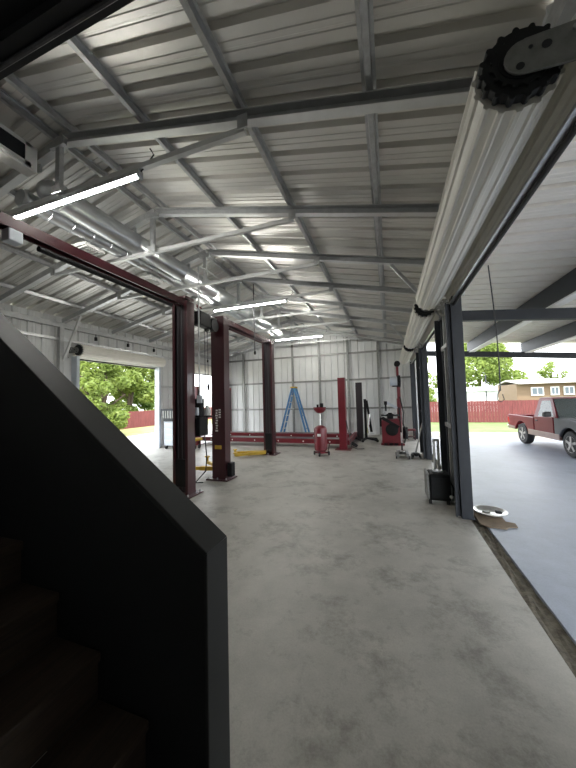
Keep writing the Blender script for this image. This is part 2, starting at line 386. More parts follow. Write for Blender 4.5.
# ------------------------------------------------------------------ roll-up doors
def tooth_disc(mb, c, r, amp, n, y0, y1, seg=10):
    P = []
    for i in range(n*seg):
        a = 2*pi*i/(n*seg); ph = (i % seg)/seg
        o = amp*max(0, math.sin(2*pi*ph))**.6 if ph < .5 else 0
        P.append((c[0]+(r+o)*math.cos(a), c[1]+(r+o)*math.sin(a)))
    mb.prism(P, y0, y1)
def rollup(n, X, Z, R, ya, yb, s, label, wheel_far=False):
    """s=+1: wall on +X side of the drum, -1: wall on -X side"""
    d = thing(f'door_{n}', (X,(ya+yb)/2,2.9), label, 'roll-up door', 'rolled-up doors', 'structure')
    m = MB(); nr = 15; P = []
    for i in range(nr*8):
        a = 2*pi*i/(nr*8); ph = (i % 8)/8
        o = .012 if .1 < ph < .45 else 0
        P.append((X+(R+o)*math.cos(a), Z+(R+o)*math.sin(a)))
    m.prism(P, ya+.05, yb-.02); m.build('curtain_roll', M['curtain'], d)
    # free end of the curtain running off the roll to the guide
    pts = [(X+s*R*.98, Z+.05)]; xe = X+s*.27
    for k in range(1, 9):
        tt = k/8; x = X+s*(R+.012+(.27-R)*tt); z = Z+.05-.17*tt
        pts.append((x+(.008*s if k % 2 else 0), z))
    m = MB(); strip(m, [(x,ya+.06,z) for x,z in pts], [(x,yb-.03,z) for x,z in pts]); m.build('curtain', M['curtain'], d, solid=.003)
    m = MB().box(xe-.015, xe+.015, ya+.06, yb-.03, Z-.19, Z-.115).box(xe-.05, xe-.015, ya+.06, yb-.03, Z-.19, Z-.178) 
    m.build('bottom_bar', M['alu'], d)
    MB().cyl((xe,ya+.06,Z-.205), (xe,yb-.03,Z-.205), .018, 10).build('rubber_seal', M['rubber'], d)
    # tension wheel
    m = MB(); tooth_disc(m, (X,Z), R-.018, .016, 16, ya-.004, ya+.04)
    w = m.build('tension_wheel', M['blackcast'], d, bevel=.004)
    m = MB(); tooth_disc(m, (X,Z), R-.055, .012, 16, ya-.014, ya-.004); m.lathe([(.09,-.02),(.09,-.010)], (X,ya,Z), 'Y', 24); m.build('hub', M['blackcast'], w)
    # bracket arm from the wall to the axle
    wx = X+s*.40
    P = [(X+.075*math.cos(a*s+ (0 if s>0 else pi)), Z-.01+.075*math.sin(a*s+(0 if s>0 else pi))) for a in [pi*.5+pi*k/10 for k in range(11)]]
    if s > 0: poly = P + [(wx-.14,Z-.10),(wx,Z-.19),(wx,Z+.06),(wx-.12,Z+.06)]
    else:     poly = [(2*X-x, z) for x, z in [(X+.075*math.cos(a), Z-.01+.075*math.sin(a)) for a in [pi*.5+pi*k/10 for k in range(11)]]]; poly += [(wx+.12,Z-.075),(wx,Z-.13),(wx,Z+.12),(wx+.1,Z+.09)]
    m = MB(); m.prism(poly, ya-.034, ya-.022); m.prism([(X-.0,Z+.052),(wx,Z+.065),(wx,Z+.08),(X,Z+.067)], ya-.034, ya-.022)
    br = m.build('bracket', M['bracket'], d, bevel=.003)
    for a, b, c in ((-.02,-.05,.016),(.075,.01,.018),(.02,.02,.008)): MB().cyl((X+a*s,ya-.036,Z+b),(X+a*s,ya-.02,Z+b),c,12).build('slot', M['louver'], br)
    for k in range(6): MB().cyl((X+s*(.17+.035*k),ya-.045,Z+.035-.05*(k%2)),(X+s*(.17+.035*k),ya-.03,Z+.035-.05*(k%2)),.012,8).build('bolt', M['galv'], br)
    # wall flange of the bracket, and the chain
    MB().box(wx-.012, wx+.012, ya-.12, ya+.1, Z-.15, Z+.14).build('mounting_flange', M['bracket'], d)
    m = MB()
    for k in range(9):
        a = k/8*pi; x = X+s*(.23+.05*math.cos(a)); z = Z-.10-.09*math.sin(a)-.0
        m.lathe([(.006,-.012),(.014,-.012),(.014,.012),(.006,.012)], (x,ya-.06,z), 'X' if k % 2 else 'Z', 8)
    m.build('chain', M['alu'], d)
    return d
rollup(1, .6, 3.03, 0.166, 1.47, 4.72, 1, 'big rolled-up door with toothed black wheel, closest of the three on the carport wall')
rollup(2, .6, 3.03, 0.166, 5.10, 8.40, 1, 'rolled-up door starting at the charcoal post beside the black rolling box')
rollup(3, .6, 3.03, 0.166, 8.95, 12.3, 1, 'rolled-up door at the far end beyond the tall tyre machine')
rollup(4, -7.72, 3.05, .15, 5.50, 8.6, -1, 'white rolled-up door over the opening filled with green trees')
rollup(5, -7.72, 3.05, .15, 9.85, 12.8, -1, 'white rolled-up door of the opening seen between the maroon columns')

# ------------------------------------------------------------------ door posts on the carport side
def door_post(y0, y1, label, bars):
    t = thing('door_post', (XR,(y0+y1)/2,0), label, 'door post', 'posts between carport doors')
    for y, s in ((y0,1),(y1,-1)):
        m = MB(); a, b = sorted((y, y+s*.14))
        m.box(.845,.965,a,b,.0,2.94); m.build('column', M['post'], t, bevel=.006)
        a, b = sorted((y-s*.012, y+s*.05))
        MB().box(.765,.78,a,b,.02,2.85).box(.83,.845,a,b,.02,2.85).box(.775,.835,max(a,b)-.012 if s>0 else a,max(a,b) if s>0 else a+.012,.02,2.85).build('guide_track', M['post'], t)
        a, b = sorted((y-s*.01, y+s*.17))
        MB().box(.83,.98,a,b,0,.012).build('base_plate', M['post'], t)
    for y in ((y0+y1)/2-.12, (y0+y1)/2+.16):
        MB().box(.835,.875,y-.025,y+.025,0,2.95).build('stud', M['galv_dk'], t)
    m = MB(); p_ = ribs(y0+.15, y1-.15, h=.03)
    strip(m, [(.885+o,y,.01) for y, o in p_], [(.885+o,y,2.94) for y, o in p_]); m.build('infill_panel', M['bracket'], t, solid=.004)
    for z in bars:
        MB().beam((.85,y0+.14,z),(.85,y1-.14,z+.0),.05,.06).build('crossbar', M['galv'], t)
    for z in (1.0,1.3,1.9): MB().box(.80,.865,y0+.15,y0+.25,z,z+.04).build('latch', M['galv'], t)
    return t
door_post(4.42, 5.45, 'wide charcoal steel door post beside the round pan on cardboard', (1.15, 2.35))
door_post(8.25, 9.15, 'charcoal steel door post behind the jack with the pale handle', (1.2, 2.4))
t = thing('corner_post', (.9,12.45,0), 'dark steel corner post where the far end wall meets the carport wall', 'door post')
MB().box(.80,.96,12.12,12.26,0,2.93).build('column', M['post'], t)
MB().box(.86,.92,12.3,13.25,1.12,1.2).build('crossbar', M['galv'], t)

# ------------------------------------------------------------------ staircase
st = thing('staircase', (-.72,.5,0), 'dark wooden staircase with a black guard wall, climbing away beside the viewer', 'staircase')
xs0, run, rise = -.722, .2625, .2
for k in range(14):
    z = .13+rise*k; x = xs0-run*k
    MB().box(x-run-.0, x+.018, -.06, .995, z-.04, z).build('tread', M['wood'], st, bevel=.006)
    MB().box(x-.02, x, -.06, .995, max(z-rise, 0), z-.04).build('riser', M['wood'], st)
xe = xs0-run*14
MB().box(xe-.8, xe, -.06, .995, 2.71, 2.75).build('landing', M['wood'], st)
yi, yo = 1.0, 1.135
zt = lambda x: 1.02+.735*(-.685-x)
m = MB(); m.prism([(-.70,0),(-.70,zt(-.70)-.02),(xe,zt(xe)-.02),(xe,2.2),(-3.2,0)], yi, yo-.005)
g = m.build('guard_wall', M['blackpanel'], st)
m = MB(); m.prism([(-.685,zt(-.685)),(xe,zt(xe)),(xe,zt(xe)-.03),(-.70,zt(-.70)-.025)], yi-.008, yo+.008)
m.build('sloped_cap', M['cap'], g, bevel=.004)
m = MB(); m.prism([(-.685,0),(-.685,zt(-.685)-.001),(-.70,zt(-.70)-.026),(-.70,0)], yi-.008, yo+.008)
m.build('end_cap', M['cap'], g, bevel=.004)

# ------------------------------------------------------------------ two-post lifts
def lift_column(t, x, y, s, h=3.39, power=False, decal=False):
    """s = +1: open side toward +Y, -1: toward -Y"""
    w, d = .155, .105
    m = MB(); T = .02
    pr = [(-w,-d),(w,-d),(w,d),(w-.05,d),(w-.05,d-T),(w-T,d-T),(w-T,-d+T),(-w+T,-d+T),(-w+T,d-T),(-w+.05,d-T),(-w+.05,d),(-w,d)]
    pr = [(x+a, y+s*b) for a, b in pr]
    m.prism(pr, .02, h, 'XY'); c = m.build('column', M['lift'], t)
    MB().box(x-w+.03, x+w-.03, min(y,y+s*.05), max(y,y+s*.05), .05, h-.05).build('carriage_channel', M['liftdk'], c)
    for a in (-.05, .03): MB().tube([(x+a,y+s*.09,.1),(x+a,y+s*.09,h-.05)], .008, 6).build('lifting_cable', M['cable'], c)
    MB().box(x-.25,x+.25,y-.2,y+.2,0,.022).build('base_plate', M['lift'], t)
    for a in (-.2,0,.2):
        for b in (-.165,.165): MB().cyl((x+a,y+b,.022),(x+a,y+b,.055),.014,8).build('anchor_bolt', M['galv'], t)
    MB().box(x-w+.01,x+w-.01,y-.10,y+.12,.16,.62).build('carriage', M['black'], t)
    return c
def arm(t, p, q, padup=.12):
    p = Vector(p); q = Vector(q)
    m = MB(); m.beam(p, p.lerp(q,.6), .11, .09, taper=.9); m.beam(p.lerp(q,.5), q, .075, .065)
    a = m.build('swing_arm', M['yellow'], t, bevel=.004)
    MB().cyl(q+Vector((0,0,-.02)), q+Vector((0,0,padup)), .03, 12).cyl(q+Vector((0,0,padup)), q+Vector((0,0,padup+.025)), .06, 14).build('lift_pad', M['yellow'], a)
def overhead(t, x, ya, yb, z=3.36):
    m = MB(); m.extr((x,ya,z), (x,yb,z), [(-.065,-.05),(-.05,-.05),(-.05,.05),(.05,.05),(.05,-.05),(.065,-.05),(.065,.065),(-.065,.065)])
    b = m.build('overhead_beam', M['lift'], t)
    return b
LX = -3.42
t = thing('two_post_lift', (LX,2.9,0), 'maroon two-post vehicle lift closest to the stairs, one column visible', 'vehicle lift', 'maroon two-post lifts')
lift_column(t, LX, 1.50, 1); lift_column(t, LX-.02, 4.34, -1)
b = overhead(t, LX, 1.55, 4.40)
MB().cyl((LX+.02,2.0,3.24),(LX+.02,4.0,3.24),.03,12).build('limit_bar', M['black'], b, smooth=True)
m = MB().box(LX-.05,LX+.07,1.72,1.84,3.19,3.31); m.build('switch_box', M['palegrey'], b, bevel=.01)
MB().box(LX-.12,LX+.12,4.22,4.46,3.42,3.47).build('top_bracket', M['lift'], t)
# power unit on the back of the column
MB().box(LX+.02,LX+.2,4.49,4.76,.98,1.32).build('fluid_tank', M['black'], t, bevel=.02)
MB().cyl((LX+.1,4.62,1.32),(LX+.1,4.62,1.66),.085,18).build('motor', M['black'], t, smooth=True)
MB().box(LX+.02,LX+.16,4.48,4.53,1.36,1.50).build('control_box', M['palegrey'], t, bevel=.008)
MB().lathe([(.05,0),(.07,.02),(.07,.12),(.03,.17),(.03,.2)], (LX+.11,4.86,1.33), 'Z', 16).build('white_bottle_shape', M['decal'], t, smooth=True)  # white spot modelled as a jug-shaped solid
MB().box(LX+.03,LX+.19,4.74,4.94,1.30,1.33).build('side_shelf', M['black'], t)
MB().tube([(LX+.15,4.7,1.0),(LX+.16,4.75,.6),(LX+.1,4.8,.3),(LX-.1,4.7,.06),(LX-.35,4.5,.02),(LX-.65,4.75,.02),(LX-.4,4.9,.02),(LX-.1,5.0,.02)], .011, 7).build('hose', M['cable'], t, smooth=True)
arm(t, (LX-.1,4.14,.14), (LX-.95,3.6,.14)); arm(t, (LX-.1,1.75,.14), (LX-.95,2.2,.14))
arm(t, (LX+.1,1.75,.14), (LX+.5,2.3,.14))

t = thing('two_post_lift', (LX,6.8,0), 'maroon two-post vehicle lift with yellow arms, in front of the red runways', 'vehicle lift', 'maroon two-post lifts')
cb = lift_column(t, LX+.06, 5.42, 1); lift_column(t, LX, 8.2, -1)
overhead(t, LX+.02, 5.42, 8.2)
MB().cyl((LX+.02,5.9,3.25),(LX+.02,7.8,3.25),.026,12).build('limit_bar', M['lift'], t, smooth=True)
arm(t, (LX-.05,5.62,.16), (LX-.85,5.45,.16)); arm(t, (LX-.05,5.66,.16), (LX-.75,6.1,.16))
arm(t, (LX-.05,8.0,.09), (LX-.98,7.85,.07), .07); arm(t, (LX-.05,7.96,.09), (LX-.75,7.45,.07), .05)
# decal strips on the column back (lettering too worn to read)
m = MB()
yd = 5.42-.106
for k, zz in enumerate([.98+.052*i for i in range(9)]):
    m.box(LX-.01+(.012 if k%3 else 0), LX+.05-(.01 if k%2 else 0), yd-.002, yd, zz, zz+.034)
for k, zz in enumerate([1.26+.05*i for i in range(4)]):
    m.box(LX+.07, LX+.12, yd-.002, yd, zz, zz+.03)
m.build('worn_white_decal', M['decal'], t)
MB().box(LX-.03,LX+.13,yd-.002,yd,.62,.70).build('yellow_warning_label', M['yellow'], t)
MB().box(LX+.225,LX+.33,5.36,5.50,.06,.34).build('lock_cover', M['black'], t, bevel=.01)

# cord reel between column tops
t = thing('hanging_cord_reel', (-3.36,4.95,3.15), 'black cord reel hanging between the tops of two maroon columns', 'cord reel')
MB().box(-3.46,-3.28,4.62,4.98,3.05,3.32).build('reel_case', M['black'], t, bevel=.02)
MB().cyl((-3.47,5.10,3.14),(-3.27,5.10,3.14),.13,20).build('reel_drum', M['blackcast'], t, smooth=True)
MB().box(-3.40,-3.34,4.48,5.28,3.30,3.33).box(-3.40,-3.34,5.0,5.03,3.0,3.32).build('bracket', M['galv'], t)
MB().tube([(-3.36,4.72,3.34),(-3.38,4.66,3.42),(-3.42,4.7,3.46),(-3.36,4.78,3.40)], .015, 8).build('red_connector', M['red'], t)
for dy in (.0, .1): MB().tube([(-3.36,4.86+dy,3.08),(-3.36,4.87+dy,2.4),(-3.35,4.86+dy,1.75+dy)], .006, 6).build('hanging_cord', M['cable'], t)
MB().lathe([(.01,0),(.025,.03),(.025,.09),(.01,.13)], (-3.35,4.96,1.82), 'Z', 12).build('cord_plug', M['black'], t)
t = thing('conduit_drop', (-3.2,4.45,3.3), 'slim grey conduit dropping from the roof tie beside the maroon column', 'conduit')
MB().tube([(-3.22,5.22,4.12),(-3.22,4.7,4.12),(-3.22,4.49,4.08),(-3.22,4.49,3.9),(-3.22,4.49,1.7)], .014, 8).build('pipe', M['galv'], t, smooth=True)
MB().box(-3.27,-3.17,4.475,4.51,1.58,1.72).build('outlet_box', M['palegrey'], t, bevel=.005)
for y, z1, lab in ((7.0,2.9,'long thin cable hanging from the ridge behind the maroon columns'),):
    t = thing('hanging_cable', (-3.3,y,z1), lab, 'cable')
    MB().tube([(-3.3,y,4.7),(-3.3,y,3.9),(-3.29,y,z1)], .012, 6).build('cable', M['cable'], t)
    MB().lathe([(.008,0),(.03,.02),(.03,.08),(.008,.1)], (-3.29,y,z1-.1), 'Z', 10).build('plug', M['black'], t)

# ------------------------------------------------------------------ four-post lift
t = thing('four_post_lift', (-4.2,10.5,0), 'red four-post lift with long runways along the end wall', 'vehicle lift')
def post4(x, y, top, m_, sx):
    m = MB(); w = .115
    m.prism([(x+a,y+b) for a, b in [(-w,-w),(w,-w),(w,w),(-w,w)]], .015, top, 'XY'); p = m.build('post', m_, t, bevel=.008)
    MB().box(x-.24,x+.24,y-.22,y+.22,0,.018).build('base_plate', m_, p)
    MB().box(x-w-.01 if sx < 0 else x+w-.005, x-w+.005 if sx < 0 else x+w+.01, y-.05, y+.05, .3, top-.1).build('ladder_slot', M['liftdk'], p)
    return p
post4(-1.42, 9.42, 2.25, M['red'], -1); post4(-1.12, 11.85, 2.2, M['liftdk'], -1)  # second post is the same red; its shade is put into the colour
post4(-7.0, 9.55, 2.2, M['red'], 1); post4(-7.0, 11.9, 2.2, M['red'], 1)
for y0 in (9.62, 11.05):
    m = MB(); m.box(-6.85,-1.45,y0,y0+.5,.12,.27); r = m.build('runway', M['red'], t, bevel=.008)
    m = MB().box(-6.8,-1.5,y0+.03,y0+.47,.27,.276); m.build('grip_strip', M['lift'], r)
    for k in range(6): MB().cyl((-6.4+k*.9,y0-.004,.19),(-6.4+k*.9,y0+.002,.19),.025,10).build('bolt_cover', M['decal'], r)
for x in (-6.95,-1.30):
    MB().beam((x,9.45,.2),(x,11.85,.2),.12,.14).build('crossbeam', M['red'], t)
MB().prism([(-1.45,.27),(-1.05,.04),(-1.05,.02),(-1.45,.2)], 9.7, 10.1).build('ramp', M['black'], t)
MB().prism([(-1.45,.27),(-1.05,.04),(-1.05,.02),(-1.45,.2)], 11.1, 11.5).build('ramp', M['black'], t)
MB().tube([(-1.3,9.3,.9),(-1.22,9.25,.5),(-1.15,9.3,.1),(-1.0,9.4,.02),(-.8,9.5,.02)], .012, 7).build('hose', M['cable'], t)

# engine crane in front of the dark rear post
t = thing('engine_crane', (-.65,11.2,0), 'black folded engine crane leaning upright beside the dark lift post', 'engine crane')
MB().beam((-.86,11.25,.1),(-.86,11.25,1.55),.09,.09,(0,1,0)).build('mast', M['black'], t)
MB().beam((-.80,11.2,1.5),(-.66,11.2,.35),.08,.08).build('boom', M['black'], t)
MB().cyl((-.78,11.1,.3),(-.72,11.12,1.0),.035,12).build('ram', M['chrome'], t)
for q in ((-.46,11.05),(-.52,11.5),(-.96,10.95)): MB().beam((-.86,11.25,.12),(q[0],q[1],.07),.07,.06).build('leg', M['black'], t)
for q in ((-.46,11.05),(-.52,11.5),(-.96,10.95)): MB().cyl((q[0],q[1]-.02,.05),(q[0],q[1]+.02,.05),.05,12).build('caster', M['rubber'], t)

# ------------------------------------------------------------------ blue step ladder
t = thing('step_ladder', (-4.05,12.95,0), 'blue fibreglass step ladder standing open against the end wall', 'ladder')
top = 2.12; xt = -4.08
for s, nm in ((-1,'front_rail'),(1,'rear_rail')):
    for dy in (-.28,.22):
        MB().beam((xt+s*.62,12.75+dy+(.0),.02),(xt+s*.05,12.78+dy*.6,top),.06,.09,(0,1,0)).build(nm, M['blue'], t)
m = MB()
for k in range(1,7):
    f = k/7.2; x = xt-.62+.57*f; y0 = 12.75-.28*(1-.4*f); y1 = 12.75+.22*(1-.4*f)+.03*f
    m = MB().box(x-.04,x+.04,y0,y1,top*f-.015,top*f+.015); m.build('step', M['alu'], t)
for k in (1,3,5):
    f = k/7.2; x = xt+.62-.57*f; y0 = 12.75-.28*(1-.4*f); y1 = 12.75+.22*(1-.4*f)
    MB().box(x-.015,x+.015,y0,y1,top*f-.015,top*f+.015).build('rear_brace', M['blue'], t)
MB().box(xt-.11,xt+.11,12.56,12.95,top-.01,top+.055).build('top_cap', M['yellow'], t, bevel=.01)
MB().box(xt-.3,xt+.3,12.56,12.58,1.18,1.2).build('spreader', M['alu'], t)

# ------------------------------------------------------------------ oil drain
ox, oy = -1.9, 8.3
t = thing('oil_drain', (ox,oy,0), 'red wheeled waste oil drain tank with a bowl on top', 'oil drain')
MB().lathe([(.13,.12),(.175,.15),(.18,.2),(.18,.72),(.17,.78),(.10,.83),(.04,.85)], (ox,oy,0), 'Z', 28).build('tank', M['red'], t, smooth=True)
MB().cyl((ox,oy,.84),(ox,oy,1.2),.028,12).build('riser_pipe', M['alu'], t, smooth=True)
MB().lathe([(.02,1.18),(.10,1.21),(.17,1.29),(.185,1.36),(.175,1.36),(.15,1.30),(.02,1.22)], (ox,oy,0), 'Z', 28).build('bowl', M['red'], t, smooth=True)
MB().cyl((ox-.06,oy,1.36),(ox-.06,oy,1.44),.03,10).cyl((ox+.06,oy,1.36),(ox+.06,oy,1.47),.05,12).build('tool_cup', M['black'], t)
MB().tube([(ox+.03,oy,1.0),(ox+.12,oy-.02,1.02),(ox+.18,oy,.97),(ox+.19,oy,.85)], .014, 7).build('valve_handle', M['alu'], t)
MB().beam((ox-.2,oy+.05,.07),(ox+.2,oy+.05,.07),.05,.04).beam((ox,oy-.2,.07),(ox,oy+.15,.07),.05,.04).cyl((ox,oy,.06),(ox,oy,.13),.12,16).build('base_frame', M['red'], t)
for a, b in ((-.2,.05),(.22,.05),(0,-.2)):
    MB().cyl((ox+a-.018,oy+b,.055),(ox+a+.018,oy+b,.055),.055,14).build('wheel', M['rubber'], t)
MB().tube([(ox+.19,oy+.05,.1),(ox+.24,oy+.05,.3),(ox+.24,oy+.05,.34)],.01,6).build('foot_bar', M['black'], t)
m = MB().box(ox-.05,ox+.05,oy-.183,oy-.178,.55,.62); m.build('pale_label', M['decal'], t)

# ------------------------------------------------------------------ tyre changer
tx, ty = .06, 10.75
t = thing('tyre_changer', (tx,ty,0), 'red tyre changing machine with a tall pole beside the end wall', 'tyre changer')
MB().prism([(tx-.34,.06),(tx+.30,.06),(tx+.30,.78),(tx+.22,.86),(tx-.30,.86),(tx-.34,.80)], ty-.3, ty+.35).build('cabinet', M['red'], t, bevel=.02)
MB().box(tx-.38,tx+.36,ty-.34,ty+.38,0,.07).build('base_plate', M['red'], t)
MB().lathe([(.10,.84),(.10,.95),(.30,.96),(.30,1.0),(.08,1.02),(.06,1.06)], (tx-.06,ty-.02,0), 'Z', 24).build('turntable', M['black'], t, smooth=True)
for k in range(4):
    a = pi/4+k*pi/2; MB().box(tx-.06+.22*math.cos(a)-.04,tx-.06+.22*math.cos(a)+.04,ty-.02+.22*math.sin(a)-.04,ty-.02+.22*math.sin(a)+.04,1.0,1.09).build('jaw', M['galv'], t)
MB().lathe([(.05,-.03),(.15,-.03),(.2,-.0),(.2,.05),(.05,.06)], (tx-.02,ty-.36,.52), 'Y', 24).build('bead_breaker_disc', M['black'], t, smooth=True)
MB().beam((tx-.32,ty-.38,.92),(tx+.2,ty-.36,.60),.08,.10).build('bead_breaker_arm', M['black'], t)
MB().box(tx+.18,tx+.30,ty+.05,ty+.19,.8,1.55).build('column', M['red'], t, bevel=.01)
MB().box(tx+.20,tx+.28,ty+.08,ty+.16,1.5,2.68).build('pole', M['red'], t)
MB().cyl((tx+.24,ty+.0,2.74),(tx+.24,ty+.2,2.74),.10,16).build('pole_top', M['black'], t, smooth=True)
MB().cyl((tx-.02,ty+.06,2.14),(tx+.24,ty+.06,2.14),.16,20).build('air_cylinder', M['palegrey'], t, smooth=True)
MB().lathe([(.05,0),(.19,0),(.2,.03),(.2,.10),(.05,.12)], (tx+.22,ty+.06,2.14), 'X', 24).build('black_roller', M['black'], t, smooth=True)
MB().beam((tx+.05,ty+.05,1.98),(tx+.32,ty+.05,1.98),.08,.06).build('helper_slide', M['black'], t)
MB().beam((tx+.18,ty-.02,1.22),(tx-.18,ty-.05,1.42),.07,.08).build('mount_arm', M['palegrey'], t)
MB().box(tx-.24,tx-.14,ty-.1,ty,1.34,1.46).cyl((tx-.19,ty-.05,1.12),(tx-.19,ty-.05,1.36),.03,10).build('mount_head', M['black'], t)
MB().beam((tx+.28,ty+.1,2.0),(tx+.30,ty+.0,.6),.04,.06).build('helper_arm', M['red'], t)
MB().tube([(tx+.28,ty-.1,1.6),(tx+.36,ty-.15,1.1),(tx+.34,ty-.2,.7),(tx+.42,ty-.2,.4),(tx+.36,ty-.25,.08)], .022, 8).build('air_hose', M['black'], t)
MB().cyl((tx+.4,ty-.1,.2),(tx+.4,ty-.1,.58),.08,14).build('inflator_tank', M['black'], t)
for k in range(3): MB().box(tx-.28+k*.16,tx-.17+k*.16,ty-.46,ty-.3,.03,.07).build('pedal', M['black'], t)
MB().box(tx-.40,tx-.34,ty-.15,ty+.1,.6,.9).build('weight_tray', M['black'], t)
# red bench grinder box beside it
t = thing('red_stool', (.72,11.9,0), 'small red shop stool by the far corner behind the tyre machine', 'stool')
MB().box(.56,.86,11.75,12.0,.34,.40).build('seat', M['red'], t, bevel=.01)
for a in (.58,.82):
    for b in (11.77,11.96): MB().box(a,a+.03,b,b+.03,0,.34).build('leg', M['lift'], t)
MB().box(.58,.85,11.78,11.98,.10,.13).build('shelf', M['lift'], t)

# ------------------------------------------------------------------ jacks
t = thing('floor_jack', (.28,8.45,0), 'dark trolley jack with an upright black handle, before the tyre machine', 'floor jack')
MB().box(.12,.18,8.2,8.75,.04,.13).box(.36,.42,8.2,8.75,.04,.13).box(.17,.37,8.55,8.75,.05,.14).build('frame', M['bracket'], t, bevel=.008)
MB().beam((.27,8.65,.12),(.27,8.28,.17),.1,.06).build('lift_arm', M['black'], t)
MB().cyl((.27,8.28,.17),(.27,8.28,.205),.06,14).build('saddle', M['alu'], t)
for x in (.10,.41):
    for y in (8.22,8.72): MB().cyl((x,y,.04),(x+.03,y,.04),.04,12).build('wheel', M['rubber'], t)
m = MB().tube([(.27,8.66,.14),(.275,8.70,.4),(.25,8.78,1.15)], .018, 8); m.build('handle', M['black'], t)
MB().tube([(.25,8.78,1.15),(.248,8.79,1.3)], .024, 8).build('grip', M['rubber'], t)
MB().tube([(.272,8.69,.34),(.268,8.725,.62)], .021, 8).build('silver_sleeve', M['alu'], t)
t = thing('floor_jack', (.62,8.5,0), 'low trolley jack with a pale handle leaning against the charcoal post', 'floor jack')
MB().box(.50,.54,8.3,8.62,.03,.10).box(.66,.70,8.3,8.62,.03,.10).box(.54,.66,8.5,8.62,.04,.11).build('frame', M['black'], t, bevel=.006)
MB().cyl((.6,8.34,.06),(.6,8.34,.13),.045,12).build('saddle', M['black'], t)
for x in (.48,.69):
    for y in (8.32,8.6): MB().cyl((x,y,.035),(x+.025,y,.035),.035,12).build('wheel', M['rubber'], t)
MB().tube([(.6,8.56,.1),(.68,8.5,.45),(.80,8.42,.95)], .018, 8).build('pale_handle', M['alu'], t)

# ------------------------------------------------------------------ rolling black box by the post
bx, by = .64, 5.05
t = thing('rolling_box', (bx,by,0), 'black rolling tool box with raised silver handle at the foot of the post', 'tool box')
MB().box(bx-.13,bx+.16,by-.16,by+.18,.05,.44).build('case', M['black'], t, bevel=.03)
MB().box(bx-.165,bx-.128,by-.17,by+.18,.07,.45).build('grey_side_panel', M['bracket'], t, bevel=.012)
MB().box(bx-.1,bx+.13,by-0.166,by-.158,.10,.39).build('front_panel', M['blackcast'], t, bevel=.01)
MB().tube([(bx+.06,by+.19,.3),(bx+.06,by+.19,.9)], .02, 8).tube([(bx-.0,by+.19,.3),(bx-.0,by+.19,.9)], .02, 8).tube([(bx-.015,by+.19,.9),(bx+.075,by+.19,.9)], .024, 8).build('telescopic_handle', M['alu'], t)
for x in (bx-.12,bx+.12): MB().cyl((x-.02,by+.15,.05),(x+.02,by+.15,.05),.05,14).build('wheel', M['rubber'], t)
for x in (bx-.12,bx+.12): MB().box(x-.02,x+.02,by-.14,by-.1,0,.06).build('foot', M['rubber'], t)
MB().box(bx-.06,bx+.08,by-.05,by+.05,.44,.47).build('top_handle', M['galv'], t, bevel=.008)
MB().cyl((bx+.15,by-.165,.13),(bx+.15,by-.19,.13),.02,10).build('latch', M['decal'], t)
MB().tube([(bx+.15,by-.12,.36),(bx+.19,by-.15,.25),(bx+.18,by-.16,.14)], .01, 6).build('cord', M['black'], t)

# pan on cardboard
t = thing('cardboard_sheet', (1.2,4.5,0), 'torn brown cardboard lying on the carport slab under the pan', 'cardboard')
m = MB(); m.prism([(1.0,4.30),(1.07,4.22),(1.24,4.20),(1.30,4.27),(1.39,4.29),(1.40,4.40),(1.31,4.43),(1.32,4.62),(1.24,4.84),(1.0,4.84)], -.003, .012, 'XY'); m.build('sheet', M['card'], t)
t = thing('drain_pan', (1.21,4.66,0), 'round pale pan lying on torn cardboard beside the charcoal post', 'drain pan')
MB().lathe([(.02,.014),(.14,.014),(.185,.045),(.195,.05),(.195,.06),(.18,.06),(.14,.028),(.02,.024)], (1.21,4.66,0), 'Z', 32).build('pan', M['alu'], t, smooth=True)
MB().box(1.25,1.32,4.56,4.62,.05,.08).build('black_plug', M['black'], t, bevel=.01)
MB().cyl((1.17,4.68,.024),(1.17,4.68,.038),.045,16).build('strainer', M['bracket'], t)

# ------------------------------------------------------------------ pale cabinet by the left door
cx, cy = -7.25, 8.55
t = thing('tool_cabinet', (cx,cy,0), 'pale grey wheeled cabinet with a dark tray top beside the tree doorway', 'tool cabinet')
MB().box(cx-.2,cx+.22,cy-.2,cy+.25,.12,.92).build('body', M['palegrey'], t, bevel=.012)
for k in range(4): 
    d = MB().box(cx-.17,cx+.19,cy-.215,cy-.2,.16+.19*k,.33+.19*k).build('drawer', M['palegrey'], t, bevel=.004)
    MB().box(cx-.1,cx+.12,cy-.228,cy-.215,.29+.19*k,.305+.19*k).build('handle', M['alu'], d)
MB().prism([(cx-.2,.95),(cx+.22,.95),(cx+.30,1.38),(cx-.30,1.38)], cy-.24, cy+.28).build('dark_tray', M['post'], t, bevel=.01)
MB().box(cx-.2,cx+.22,cy-.2,cy+.25,.91,.96).build('worktop', M['palegrey'], t)
for k in range(5): MB().box(cx-.22+k*.1,cx-.17+k*.1,cy-.256,cy-.24,1.06,1.32).build('tool_slot', M['bracket'], t)
for a in (cx-.15,cx+.17):
    for b in (cy-.15,cy+.2): MB().cyl((a-.02,b,.06),(a+.02,b,.06),.06,12).build('caster', M['rubber'], t)

# yellow low cart
t = thing('yellow_dolly', (-6.6,8.6,0), 'yellow wheeled dolly seen between the two maroon columns', 'dolly')
MB().box(-6.95,-6.2,8.4,8.8,.28,.36).build('deck', M['yellow'], t, bevel=.01)
for a in (-6.88,-6.3):
    for b in (8.45,8.72): MB().cyl((a,b,.07),(a+.04,b,.07),.07,12).tube([(a+.02,b,.07),(a+.02,b,.29)],.015,6).build('caster', M['rubber'], t)

